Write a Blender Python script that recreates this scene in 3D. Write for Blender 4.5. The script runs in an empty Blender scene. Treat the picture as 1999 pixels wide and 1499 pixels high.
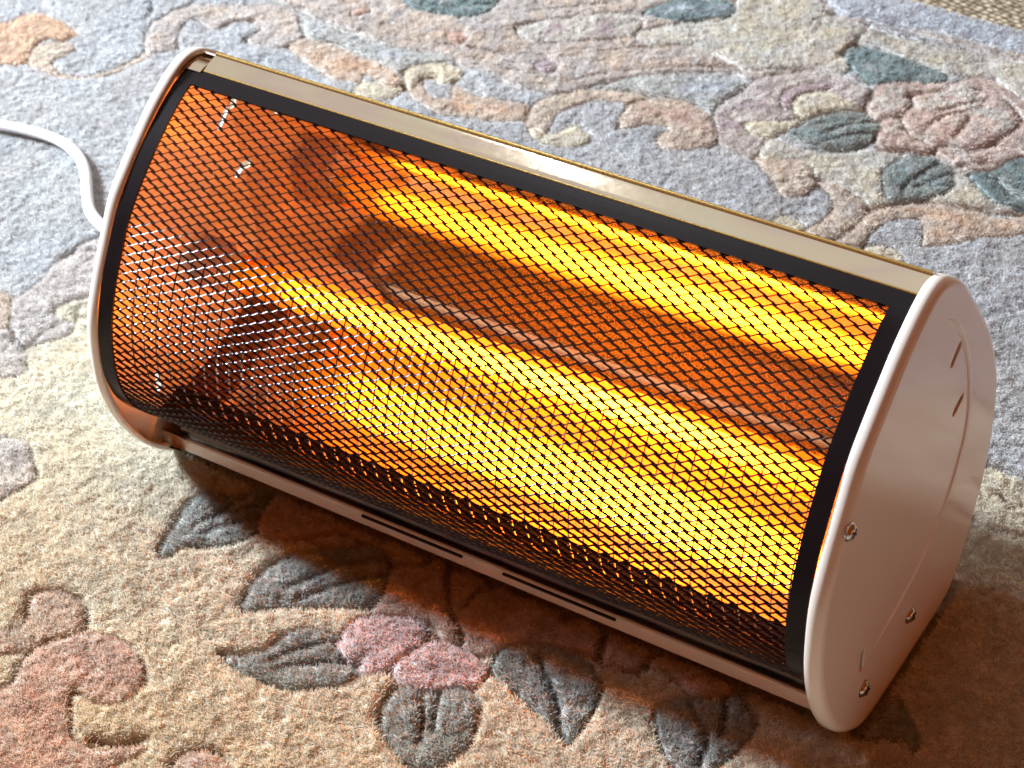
import bpy, bmesh, math, random
import numpy as np
from mathutils import Vector, Matrix
random.seed(4)
rng = np.random.default_rng(11)
S = bpy.context.scene
COL = S.collection

# ------------------------------------------------------------------ camera
CM = np.array([[0.8329625792410661, -0.3017096191316939, 0.46383687575211074],
               [0.545858224421028, 0.5853366172137192, -0.5995163412124163],
               [-0.09062086082129595, 0.7525638512925055, 0.6522541753885512]])
CP = np.array([0.7642662687955305, -0.6549244080568654, 0.8601559334824194])
FOC = 4200.0                                   # focal length in pixels of the 1999 px wide photograph
cam = bpy.data.cameras.new('camera')
cam.lens = FOC / 1999 * 36; cam.sensor_width = 36; cam.clip_start = 0.05; cam.clip_end = 50
co = bpy.data.objects.new('camera', cam); COL.objects.link(co)
mw = Matrix.Identity(4)
for i in range(3):
    for j in range(3): mw[i][j] = CM[i, j]
    mw[i][3] = CP[i]
co.matrix_world = mw
S.camera = co
cam.dof.use_dof = True; cam.dof.focus_distance = 1.08; cam.dof.aperture_fstop = 24

# ------------------------------------------------------------------ world and window light
W = bpy.data.worlds.new('World'); S.world = W; W.use_nodes = True
bg = W.node_tree.nodes['Background']
WD = Vector((-0.445, 0.41, 0.79)).normalized()   # towards the window
# dim warm room, with the pale wall and ceiling round the window brighter
wn = W.node_tree
wt = wn.nodes.new('ShaderNodeTexCoord'); wdt = wn.nodes.new('ShaderNodeVectorMath'); wdt.operation = 'DOT_PRODUCT'
wdt.inputs[1].default_value = WD
wn.links.new(wt.outputs['Generated'], wdt.inputs[0])
wr = wn.nodes.new('ShaderNodeValToRGB'); we = wr.color_ramp.elements
we[0].position = 0.62; we[0].color = (0.205, 0.042, 0.004, 1); we[1].position = 0.97; we[1].color = (0.85, 0.80, 0.74, 1)
q_ = we.new(0.85); q_.color = (0.22, 0.12, 0.06, 1)
wn.links.new(wdt.outputs['Value'], wr.inputs[0]); wn.links.new(wr.outputs[0], bg.inputs[0]); bg.inputs[1].default_value = 1.0

def area(name, loc, target, size, size_y, power, color):
    l = bpy.data.lights.new(name, 'AREA'); l.shape = 'RECTANGLE'; l.size = size; l.size_y = size_y
    l.energy = power; l.color = color
    o = bpy.data.objects.new(name, l); COL.objects.link(o)
    o.location = loc
    d = Vector(target) - Vector(loc)
    o.rotation_euler = d.to_track_quat('-Z', 'Y').to_euler()
    return o
ML = Vector((-0.872, -0.015, 0.487)).normalized()
area('window_light', Vector((0.20, 0.05, 0.05)) + ML * 2.3, (0.20, 0.05, 0.05), 0.25, 0.36, 178, (0.80, 0.90, 1.0))
area('back_window_light', Vector((0.27, 0.05, 0.0)) + WD * 3.1, (0.27, 0.05, 0.0), 0.10, 0.12, 16, (0.92, 0.96, 1.0))
area('right_fill_light', (3.2, 0.5, 0.22), (0.45, 0.05, 0.1), 1.2, 0.5, 3.6, (1.0, 0.36, 0.18))  # added fill, no source of its own, brightens the right end panel

S.view_settings.view_transform = 'Standard'; S.view_settings.look = 'None'
S.view_settings.exposure = 0; S.view_settings.gamma = 1; S.view_settings.use_curve_mapping = False
S.render.engine = 'CYCLES'
S.cycles.use_denoising = True
S.cycles.max_bounces = 14; S.cycles.glossy_bounces = 8; S.cycles.diffuse_bounces = 4
S.cycles.sample_clamp_indirect = 20
S.cycles.blur_glossy = 0.3

# ------------------------------------------------------------------ helpers
def link(name, me, mat, parent=None, smooth=False):
    o = bpy.data.objects.new(name, me); COL.objects.link(o)
    if mat: me.materials.append(mat)
    if parent: o.parent = parent
    if smooth:
        me.polygons.foreach_set('use_smooth', [True] * len(me.polygons)); me.update(); me.set_sharp_from_angle(angle=math.radians(40))
    return o
def from_bm(name, bm, mat, parent=None, smooth=False):
    me = bpy.data.meshes.new(name); bm.normal_update(); bm.to_mesh(me); bm.free()
    return link(name, me, mat, parent, smooth)
def catmull(P, k=8, closed=True):
    P = np.array(P, float); n = len(P); out = []
    for i in range(n if closed else n - 1):
        if closed: a, b, c, d = P[i - 1], P[i], P[(i + 1) % n], P[(i + 2) % n]
        else: a, b, c, d = P[max(i - 1, 0)], P[i], P[i + 1], P[min(i + 2, n - 1)]
        for j in range(k):
            t = j / k
            out.append(0.5 * ((2 * b) + (c - a) * t + (2 * a - 5 * b + 4 * c - d) * t * t + (3 * b - a - 3 * c + d) * t ** 3))
    if not closed: out.append(P[-1])
    return np.array(out)
def resample(P, n, closed=False):
    P = np.array(P, float)
    if closed: P = np.vstack([P, P[:1]])
    s = np.r_[0, np.cumsum(np.linalg.norm(np.diff(P, axis=0), axis=1))]
    t = np.linspace(0, s[-1], n + 1)[:-1] if closed else np.linspace(0, s[-1], n)
    return np.c_[tuple(np.interp(t, s, P[:, i]) for i in range(P.shape[1]))]
def normals2(P, closed=True):
    if closed: d = np.roll(P, -1, 0) - np.roll(P, 1, 0)
    else: d = np.gradient(P, axis=0)
    d /= np.linalg.norm(d, axis=1)[:, None]
    return np.c_[-d[:, 1], d[:, 0]]
def tube(path, r, segs=10, cap=True, bm=None, flat=1.0):
    """round tube along a 3-D path"""
    if bm is None: bm = bmesh.new()
    path = [Vector(p) for p in path]
    rings = []
    up = Vector((0, 0, 1))
    for i, p in enumerate(path):
        d = (path[min(i + 1, len(path) - 1)] - path[max(i - 1, 0)]).normalized()
        a = d.cross(up)
        if a.length < 1e-3: a = d.cross(Vector((0, 1, 0)))
        a.normalize(); b = a.cross(d)
        rings.append([bm.verts.new(p + r * (a * math.cos(2 * math.pi * k / segs) + b * flat * math.sin(2 * math.pi * k / segs))) for k in range(segs)])
    for A, B in zip(rings[:-1], rings[1:]):
        for k in range(segs):
            bm.faces.new((A[k], A[(k + 1) % segs], B[(k + 1) % segs], B[k]))
    if cap:
        bm.faces.new(rings[0][::-1]); bm.faces.new(rings[-1])
    return bm
def sheet(prof, x0, x1, th=0.0008, nx=2, bm=None):
    """bent sheet: an open (y,z) profile swept along x with a thickness"""
    if bm is None: bm = bmesh.new()
    prof = np.array(prof, float); N = normals2(prof, False)
    a = prof + N * th / 2; b = prof - N * th / 2
    loop = np.vstack([a, b[::-1]])
    xs = np.linspace(x0, x1, nx)
    rings = [[bm.verts.new((x, p[0], p[1])) for p in loop] for x in xs]
    n = len(loop)
    for A, B in zip(rings[:-1], rings[1:]):
        for k in range(n): bm.faces.new((A[k], A[(k + 1) % n], B[(k + 1) % n], B[k]))
    m = len(prof)
    for R_, s in ((rings[0], 1), (rings[-1], -1)):
        for k in range(m - 1):
            f = (R_[k], R_[k + 1], R_[n - 2 - k], R_[n - 1 - k])
            bm.faces.new(f if s > 0 else f[::-1])
    return bm
def box(bm, x0, x1, y0, y1, z0, z1):
    v = [bm.verts.new((x, y, z)) for x in (x0, x1) for y in (y0, y1) for z in (z0, z1)]
    for f in ((0, 1, 3, 2), (4, 6, 7, 5), (0, 4, 5, 1), (2, 3, 7, 6), (0, 2, 6, 4), (1, 5, 7, 3)):
        bm.faces.new([v[i] for i in f])
    return bm

# ------------------------------------------------------------------ materials
def new_mat(name):
    m = bpy.data.materials.new(name); m.use_nodes = True
    return m, m.node_tree, m.node_tree.nodes['Principled BSDF']
def noise_bump(nt, b, scale, strength, dist=0.0005, stretch=(1, 1, 1), rough=None, detail=3):
    tc = nt.nodes.new('ShaderNodeTexCoord'); mp = nt.nodes.new('ShaderNodeMapping')
    mp.inputs['Scale'].default_value = stretch
    nz = nt.nodes.new('ShaderNodeTexNoise'); nz.inputs['Scale'].default_value = scale; nz.inputs['Detail'].default_value = detail
    nt.links.new(tc.outputs['Object'], mp.inputs[0]); nt.links.new(mp.outputs[0], nz.inputs['Vector'])
    if strength:
        bp = nt.nodes.new('ShaderNodeBump'); bp.inputs['Strength'].default_value = strength; bp.inputs['Distance'].default_value = dist
        nt.links.new(nz.outputs['Fac'], bp.inputs['Height']); nt.links.new(bp.outputs[0], b.inputs['Normal'])
    if rough:
        mr = nt.nodes.new('ShaderNodeMapRange'); mr.inputs['To Min'].default_value = rough[0]; mr.inputs['To Max'].default_value = rough[1]
        nt.links.new(nz.outputs['Fac'], mr.inputs[0]); nt.links.new(mr.outputs[0], b.inputs['Roughness'])
    return nz

def plastic():
    m, nt, b = new_mat('white_plastic')
    b.inputs['Base Color'].default_value = (0.80, 0.76, 0.69, 1); b.inputs['IOR'].default_value = 1.5
    noise_bump(nt, b, 900, 0.12, 0.0002, rough=(0.10, 0.17))
    return m
def black_paint():
    m, nt, b = new_mat('black_enamel')
    b.inputs['Base Color'].default_value = (0.012, 0.009, 0.010, 1); b.inputs['IOR'].default_value = 1.5
    b.inputs['Specular IOR Level'].default_value = 0.11
    noise_bump(nt, b, 1400, 0.15, 0.0002, rough=(0.20, 0.28))
    return m
def mesh_paint():
    m, nt, b = new_mat('glossy_black_mesh_paint')
    b.inputs['Base Color'].default_value = (0.024, 0.008, 0.007, 1); b.inputs['IOR'].default_value = 1.21
    b.inputs['Roughness'].default_value = 0.17
    return m
def mirror():
    m, nt, b = new_mat('polished_reflector')
    b.inputs['Base Color'].default_value = (0.86, 0.74, 0.60, 1); b.inputs['Metallic'].default_value = 0.93; b.inputs['Specular IOR Level'].default_value = 0.3
    noise_bump(nt, b, 110, 0.03, 0.0003, stretch=(0.06, 2.6, 2.6), rough=(0.06, 0.12), detail=3)
    return m
def brass():
    m, nt, b = new_mat('pale_gold_trim')
    b.inputs['Metallic'].default_value = 1
    tc = nt.nodes.new('ShaderNodeTexCoord'); mp = nt.nodes.new('ShaderNodeMapping'); mp.inputs['Scale'].default_value = (1, 4, 4)
    n2 = nt.nodes.new('ShaderNodeTexNoise'); n2.inputs['Scale'].default_value = 9; n2.inputs['Detail'].default_value = 2; n2.inputs['Distortion'].default_value = .3
    nt.links.new(tc.outputs['Object'], mp.inputs[0]); nt.links.new(mp.outputs[0], n2.inputs['Vector'])
    cr = nt.nodes.new('ShaderNodeValToRGB'); e = cr.color_ramp.elements
    e[0].position = .30; e[0].color = (.66, .62, .50, 1); e[1].position = .72; e[1].color = (.52, .56, .44, 1)
    for p, c in ((.42, (.66, .58, .45)), (.50, (.62, .52, .45)), (.60, (.68, .60, .47))):
        q = e.new(p); q.color = c + (1,)
    nt.links.new(n2.outputs['Fac'], cr.inputs[0]); nt.links.new(cr.outputs[0], b.inputs['Base Color'])
    noise_bump(nt, b, 240, 0.04, 0.0003, stretch=(1, 1, 1), rough=(0.035, 0.075))
    return m
def gold_edge():
    m, nt, b = new_mat('yellow_gold_edge')
    b.inputs['Base Color'].default_value = (0.50, 0.33, 0.10, 1); b.inputs['Metallic'].default_value = 0.7
    noise_bump(nt, b, 500, 0.05, 0.0002, rough=(0.22, 0.34))
    return m
def steel():
    m, nt, b = new_mat('zinc_steel')
    b.inputs['Base Color'].default_value = (0.62, 0.58, 0.54, 1); b.inputs['Metallic'].default_value = 1
    noise_bump(nt, b, 700, 0.1, 0.0002, rough=(0.15, 0.3))
    return m
def dark_steel():
    m, nt, b = new_mat('dark_polished_steel')
    b.inputs['Base Color'].default_value = (0.07, 0.05, 0.045, 1); b.inputs['Metallic'].default_value = 1
    noise_bump(nt, b, 120, 0.08, 0.0004, stretch=(.3, 1, 1), rough=(0.08, 0.2))
    return m
def chrome():
    m, nt, b = new_mat('bright_wire')
    b.inputs['Base Color'].default_value = (0.55, 0.42, 0.36, 1); b.inputs['Metallic'].default_value = 1
    b.inputs['Roughness'].default_value = 0.18
    return m
def ceramic():
    m, nt, b = new_mat('pink_ceramic')
    b.inputs['Base Color'].default_value = (0.62, 0.45, 0.40, 1)
    noise_bump(nt, b, 300, 0.1, 0.0004, rough=(0.3, 0.5))
    return m
def dark_plain():
    m, nt, b = new_mat('dark_recess')
    b.inputs['Base Color'].default_value = (0.02, 0.014, 0.012, 1)
    noise_bump(nt, b, 300, 0.1, 0.0004, rough=(0.5, 0.7))
    return m
def cord_mat():
    m, nt, b = new_mat('white_pvc')
    b.inputs['Base Color'].default_value = (0.74, 0.74, 0.76, 1)
    noise_bump(nt, b, 500, 0.06, 0.0003, rough=(0.28, 0.4))
    return m
def glow():
    m, nt, b = new_mat('white_hot_core')
    nt.nodes.remove(b)
    tc = nt.nodes.new('ShaderNodeTexCoord'); sp = nt.nodes.new('ShaderNodeSeparateXYZ')
    nt.links.new(tc.outputs['Generated'], sp.inputs[0])
    cr = nt.nodes.new('ShaderNodeValToRGB')
    e = cr.color_ramp.elements
    e[0].position = 0.0; e[0].color = (0.01, 0.01, 0.01, 1)
    e[1].position = 1.0; e[1].color = (0.02, 0.02, 0.02, 1)
    for p, v in ((0.06, 0.01), (0.10, 0.10), (0.20, 0.28), (0.34, 0.45), (0.55, 0.88), (0.68, 1.0), (0.80, 0.62), (0.92, 0.2), (0.97, 0.04)):
        q = e.new(p); q.color = (v, v, v, 1)
    nt.links.new(sp.outputs[0], cr.inputs[0])
    mu = nt.nodes.new('ShaderNodeMath'); mu.operation = 'MULTIPLY'; mu.inputs[1].default_value = GLOW
    nt.links.new(cr.outputs[0], mu.inputs[0])
    em = nt.nodes.new('ShaderNodeEmission'); em.inputs[0].default_value = (1.0, 0.36, 0.035, 1)
    nt.links.new(mu.outputs[0], em.inputs[1])
    nt.links.new(em.outputs[0], nt.nodes['Material Output'].inputs[0])
    return m
def sleeve():
    m, nt, b = new_mat('amber_glass_halo')
    nt.nodes.remove(b)
    tr = nt.nodes.new('ShaderNodeBsdfTransparent'); tr.inputs[0].default_value = (0.90, 0.54, 0.15, 1)
    em = nt.nodes.new('ShaderNodeEmission'); em.inputs[0].default_value = (1.0, 0.24, 0.012, 1)  # emission simulates the halo of glow round the core
    tc = nt.nodes.new('ShaderNodeTexCoord'); sp = nt.nodes.new('ShaderNodeSeparateXYZ')
    nt.links.new(tc.outputs['Generated'], sp.inputs[0])
    cr = nt.nodes.new('ShaderNodeValToRGB'); e = cr.color_ramp.elements
    e[0].position = 0.02; e[0].color = (0.05, 0.05, 0.05, 1); e[1].position = .98; e[1].color = (0.10, 0.10, 0.10, 1)
    for p, v in ((0.12, .5), (0.4, .8), (0.68, 1.0), (0.85, .6)):
        q = e.new(p); q.color = (v, v, v, 1)
    nt.links.new(sp.outputs[0], cr.inputs[0])
    mu = nt.nodes.new('ShaderNodeMath'); mu.operation = 'MULTIPLY'; mu.inputs[1].default_value = 2.4
    nt.links.new(cr.outputs[0], mu.inputs[0]); nt.links.new(mu.outputs[0], em.inputs[1])
    gl = nt.nodes.new('ShaderNodeBsdfGlossy'); gl.inputs['Roughness'].default_value = .08
    a1 = nt.nodes.new('ShaderNodeAddShader'); nt.links.new(tr.outputs[0], a1.inputs[0]); nt.links.new(em.outputs[0], a1.inputs[1])
    mx = nt.nodes.new('ShaderNodeMixShader'); mx.inputs[0].default_value = .05
    nt.links.new(a1.outputs[0], mx.inputs[1]); nt.links.new(gl.outputs[0], mx.inputs[2])
    nt.links.new(mx.outputs[0], nt.nodes['Material Output'].inputs[0])
    return m
GLOW = 90.0
M_PL, M_BK, M_MS, M_MI, M_BR, M_GE, M_ST, M_CH, M_CE, M_DK, M_CO, M_GL, M_BS = (plastic(), black_paint(), mesh_paint(), mirror(), brass(),
    gold_edge(), steel(), chrome(), ceramic(), dark_plain(), cord_mat(), glow(), dark_steel())
M_SL = sleeve()
M_DR, nt_, b_ = new_mat('dark_reflection_brown')
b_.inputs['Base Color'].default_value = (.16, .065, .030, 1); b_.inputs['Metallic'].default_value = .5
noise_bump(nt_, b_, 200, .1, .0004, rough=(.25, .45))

# ------------------------------------------------------------------ rug pattern: a height and a colour for each point of the pile
# motif outlines, digitised from the rug's design and laid on the rug plane through one fixed perspective map
def to_plane(P, z=0.0):
    P = np.array(P, float)
    r = np.c_[P[:, 0] - 999.5, 749.5 - P[:, 1], -FOC * np.ones(len(P))]
    d = r @ CM.T; t = (z - CP[2]) / d[:, 2]
    return (CP + d * t[:, None])[:, :2]
C_ = dict(G=(.43, .435, .435), C=(.58, .515, .36), c=(.54, .51, .44), P=(.50, .44, .39), T=(.55, .43, .32), O=(.60, .38, .21), L=(.25, .28, .255),
          t=(.18, .27, .265), M=(.42, .31, .32), R=(.54, .34, .25), K=(.56, .43, .43), k=(.57, .42, .34), B=(.43, .46, .50), S=(.52, .34, .20), g=(.45, .46, .43))
# (colour, inner speckle colour or '', outline)
POLY = [
 ('C', '', [(-900, 760), (-60, 690), (45, 668), (150, 600), (180, 590), (500, 640), (1200, 760), (1900, 898), (1999, 925), (2400, 1000), (2600, 2400), (-900, 2400)]),
 ('P', 'T', [(500, -60), (575, 10), (620, 35), (680, 55), (740, 85), (830, 108), (900, 122), (960, 145), (1000, 165), (1060, 178), (1120, 172), (1180, 155), (1260, 140), (1400, 135), (1480, 148), (1600, 120), (1680, 70), (1600, -60)]),
 ('c', 'C', [(1240, 62), (1330, 42), (1420, 30), (1450, -60), (1560, -60), (1620, 20), (1700, 50), (1850, 85), (2120, 140), (2120, 210), (1999, 195), (1940, 150), (1850, 140), (1760, 108), (1680, 80), (1650, 135), (1600, 130), (1540, 125), (1450, 128), (1350, 88), (1260, 82)]),
 ('P', 'T', [(1560, -20), (1640, 22), (1760, 50), (1880, 85), (2120, 150), (2120, 110), (1900, 65), (1760, 32), (1640, -10)]),
 ('B', '', [(1545, -90), (1610, 0), (1700, 34), (1800, 52), (1900, 76), (2200, 140), (2300, 120), (1999, 20), (1860, -20), (1700, -90)]),
 ('P', 'M', [(1382, 225), (1400, 200), (1465, 156), (1500, 140), (1570, 128), (1640, 143), (1700, 165), (1705, 182), (1680, 202), (1680, 225), (1600, 240), (1500, 260), (1480, 300), (1440, 300), (1402, 275)]),
 ('c', 'C', [(1475, 305), (1500, 262), (1560, 285), (1640, 290), (1710, 285), (1800, 300), (1900, 315), (1999, 400), (2300, 450), (2100, 430), (1999, 418), (1900, 408), (1800, 397), (1740, 400), (1690, 408), (1650, 365), (1590, 350), (1530, 330)]),
 # top left
 ('O', 'S', [(-160, 42), (0, 42), (40, 28), (80, 26), (115, 40), (145, 60), (150, 68), (120, 76), (95, 72), (72, 80), (62, 92), (50, 115), (30, 124), (0, 122), (-160, 128)]),
 ('T', 'C', [(58, 98), (75, 85), (105, 80), (135, 84), (143, 95), (122, 110), (100, 116), (112, 135), (130, 143), (170, 143), (210, 133), (250, 116), (280, 97), (286, 108), (250, 126), (210, 142), (165, 151), (120, 149), (85, 136), (55, 122)]),
 ('P', 'T', [(283, 100), (280, 65), (300, 38), (335, 20), (380, 8), (430, 5), (500, 5), (560, 12), (590, 40), (590, 62), (570, 80), (545, 90), (510, 88), (480, 80), (480, 70), (500, 60), (498, 48), (480, 40), (455, 40), (435, 50), (412, 54), (390, 38), (370, 36), (350, 48), (343, 75), (345, 92), (315, 97)]),
 ('g', 'B', [(575, 25), (640, 45), (700, 66), (760, 86), (850, 102), (892, 118), (850, 124), (800, 126), (782, 136), (740, 118), (700, 98), (640, 76), (598, 70)]),
 ('T', 'O', [(560, 88), (585, 72), (620, 75), (680, 95), (740, 120), (780, 142), (785, 160), (780, 178), (750, 190), (700, 191), (682, 178), (705, 160), (740, 158), (733, 150), (706, 146), (698, 158), (670, 155), (640, 145), (590, 115)]),
 ('T', 'O', [(785, 145), (805, 128), (845, 135), (850, 150), (822, 155), (835, 175), (860, 190), (874, 188), (880, 162), (900, 165), (930, 185), (980, 195), (1036, 202), (1030, 226), (980, 232), (900, 228), (840, 215), (800, 185)]),
 ('C', 'c', [(785, 150), (800, 126), (840, 121), (880, 124), (905, 137), (890, 152), (862, 160), (835, 148), (815, 152), (805, 170)]),
 ('C', 'c', [(682, 175), (705, 160), (742, 160), (765, 168), (782, 158), (780, 175), (760, 188), (720, 193), (690, 188)]),
 ('R', 'M', [(870, 66), (895, 60), (912, 70), (897, 80), (875, 75)]),
 ('M', 'R', [(1038, 120), (1060, 112), (1078, 118), (1083, 132), (1066, 138), (1045, 130)]),
 ('R', '', [(682, 18), (715, 8), (718, 18), (690, 27)]),
 ('t', 'g', [(780, -30), (790, 5), (830, 21), (880, 29), (930, 26), (962, 8), (970, -30)]),
 ('t', 'B', [(1250, 20), (1290, 5), (1340, -8), (1420, 0), (1432, 20), (1390, 31), (1320, 38), (1280, 33)]),
 ('c', 'M', [(1000, 50), (1060, 33), (1160, 25), (1240, 28), (1245, 60), (1200, 72), (1120, 76), (1040, 76)]),
 # middle right scroll
 ('g', 'B', [(1165, 170), (1210, 152), (1260, 143), (1340, 140), (1410, 143), (1462, 155), (1430, 180), (1400, 203), (1386, 222), (1375, 210), (1335, 192), (1270, 180), (1220, 172)]),
 ('T', 'C', [(1022, 242), (1030, 215), (1058, 190), (1100, 177), (1160, 172), (1230, 175), (1268, 188), (1225, 199), (1185, 192), (1140, 198), (1098, 216), (1070, 240), (1062, 258), (1045, 272)]),
 ('T', 'R', [(1225, 200), (1262, 188), (1330, 192), (1375, 215), (1396, 245), (1398, 268), (1378, 285), (1330, 291), (1290, 285), (1276, 268), (1288, 255), (1312, 250), (1290, 240), (1250, 240), (1212, 247), (1202, 236), (1204, 220)]),
 ('C', 'c', [(1030, 240), (1060, 255), (1088, 258), (1100, 247), (1125, 244), (1148, 255), (1151, 268), (1135, 282), (1100, 285), (1060, 278), (1035, 262)]),
 ('M', 'P', [(1520, 192), (1530, 172), (1570, 160), (1612, 155), (1622, 163), (1580, 180), (1552, 190), (1545, 210), (1532, 212)]),
 ('C', 'c', [(1545, 190), (1570, 178), (1610, 175), (1650, 192), (1692, 208), (1640, 212), (1600, 220), (1570, 230), (1550, 215)]),
 ('C', '', [(1455, 235), (1500, 233), (1560, 233), (1525, 256), (1485, 262), (1457, 250)]),
 ('L', 't', [(1530, 255), (1580, 230), (1640, 215), (1700, 218), (1716, 235), (1702, 265), (1690, 280), (1640, 288), (1590, 280), (1545, 265)]),
 ('t', 'g', [(1645, 100), (1665, 82), (1700, 90), (1740, 105), (1800, 118), (1842, 138), (1835, 155), (1790, 160), (1740, 158), (1700, 155), (1660, 130)]),
 ('k', 'c', [(1685, 200), (1715, 165), (1760, 155), (1830, 160), (1900, 148), (1940, 155), (2010, 200), (2100, 260), (1999, 318), (1940, 325), (1870, 322), (1850, 305), (1800, 290), (1720, 285), (1706, 268), (1716, 240)]),
 ('L', 't', [(1712, 345), (1725, 320), (1770, 303), (1820, 305), (1850, 320), (1860, 345), (1845, 370), (1810, 383), (1750, 385), (1718, 375)]),
 ('t', 'L', [(1890, 335), (1940, 330), (1965, 312), (2060, 300), (2100, 350), (2060, 400), (1980, 402), (1930, 385), (1905, 365)]),
 ('T', '', [(1470, 300), (1500, 306), (1560, 310), (1590, 345), (1585, 368), (1560, 383), (1530, 380), (1505, 350)]),
 ('T', 'P', [(1588, 345), (1640, 360), (1690, 392), (1684, 420), (1640, 450), (1600, 466), (1565, 452), (1600, 430), (1620, 400), (1615, 375)]),
 ('C', '', [(1505, 432), (1530, 420), (1560, 430), (1570, 447), (1540, 455)]),
 ('T', 'O', [(1620, 475), (1650, 450), (1680, 420), (1720, 400), (1780, 393), (1850, 400), (1910, 412), (1960, 425), (2080, 415), (2080, 440), (1980, 455), (1920, 460), (1850, 472), (1800, 478), (1790, 466), (1800, 432), (1770, 424), (1730, 430), (1700, 448), (1682, 472), (1655, 482)]),
 ('C', 'T', [(1680, 482), (1710, 472), (1745, 480), (1758, 495), (1750, 512), (1700, 502)]),
 # left edge
 ('P', '', [(-160, 600), (0, 610), (12, 590), (45, 570), (75, 545), (100, 510), (150, 470), (200, 450), (260, 440), (260, 600), (160, 592), (148, 605), (146, 622), (125, 650), (60, 665), (38, 655), (20, 640), (12, 675), (-160, 690)]),
 ('P', 'K', [(104, 510), (150, 473), (200, 452), (260, 442), (260, 485), (190, 490), (150, 492), (118, 508)]),
 ('C', '', [(100, 603), (130, 583), (200, 568), (260, 565), (260, 640), (190, 620), (150, 610), (140, 625)]),
 ('T', '', [(-100, 570), (8, 570), (16, 600), (10, 640), (-100, 640)]),
 ('P', 'c', [(-160, 660), (30, 665), (46, 700), (30, 730), (-160, 740)]),
 ('P', 'c', [(-160, 850), (35, 850), (60, 900), (50, 945), (-160, 1020)]),
 ('T', '', [(45, 1205), (50, 1165), (80, 1150), (120, 1150), (155, 1165), (166, 1190), (160, 1220), (130, 1240), (60, 1262), (-160, 1300), (-160, 1200), (0, 1222)]),
 ('k', 'R', [(-160, 1440), (0, 1340), (30, 1290), (80, 1250), (150, 1230), (220, 1240), (265, 1265), (284, 1300), (275, 1335), (240, 1365), (195, 1365), (150, 1340), (136, 1352), (128, 1380), (132, 1415), (150, 1440), (200, 1450), (285, 1446), (270, 1470), (200, 1500), (100, 1580), (-160, 1640)]),
 ('T', 'K', [(328, 1505), (345, 1470), (390, 1458), (430, 1468), (450, 1505), (430, 1580), (350, 1580)]),
 # flower in the front
 ('k', 'S', [(500, 1000), (540, 965), (650, 960), (720, 1000), (900, 1040), (1100, 1130), (1300, 1190), (1500, 1290), (1530, 1330), (1440, 1345), (1360, 1358), (1290, 1302), (1200, 1302), (1130, 1265), (1000, 1256), (950, 1272), (860, 1245), (830, 1205), (720, 1192), (750, 1130), (762, 1100), (745, 1068), (640, 1062), (505, 1040)]),
 ('L', 'g', [(308, 1070), (330, 1020), (370, 975), (410, 955), (450, 960), (525, 950), (508, 1010), (500, 1040), (440, 1060), (370, 1065), (340, 1080), (318, 1087)]),
 ('L', 'g', [(468, 1182), (490, 1130), (540, 1090), (600, 1073), (680, 1063), (745, 1068), (762, 1100), (745, 1150), (720, 1182), (640, 1183), (560, 1180), (500, 1187)]),
 ('L', 'g', [(430, 1270), (470, 1276), (520, 1265), (550, 1235), (600, 1221), (650, 1235), (680, 1260), (702, 1300), (660, 1337), (590, 1343), (530, 1330), (460, 1300)]),
 ('K', 'M', [(650, 1255), (680, 1215), (720, 1197), (780, 1197), (832, 1215), (822, 1250), (790, 1275), (740, 1312), (690, 1300)]),
 ('K', 'M', [(765, 1292), (800, 1260), (830, 1245), (880, 1245), (930, 1275), (946, 1310), (920, 1346), (870, 1347), (800, 1337), (768, 1317)]),
 ('L', 'g', [(742, 1410), (745, 1370), (770, 1337), (850, 1348), (900, 1347), (930, 1370), (926, 1420), (905, 1465), (870, 1490), (830, 1502), (780, 1470)]),
 ('L', 'g', [(955, 1300), (970, 1270), (1030, 1258), (1110, 1265), (1155, 1295), (1169, 1340), (1150, 1390), (1112, 1440), (1100, 1452), (1090, 1420), (1040, 1370), (980, 1330)]),
 ('L', 'g', [(1275, 1402), (1290, 1370), (1340, 1355), (1400, 1370), (1440, 1343), (1472, 1390), (1466, 1430), (1420, 1480), (1360, 1525), (1300, 1480)]),
 ('L', '', [(1680, 1422), (1720, 1380), (1752, 1355), (1772, 1400), (1787, 1450), (1776, 1468), (1750, 1440), (1700, 1440)]),
]
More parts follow.
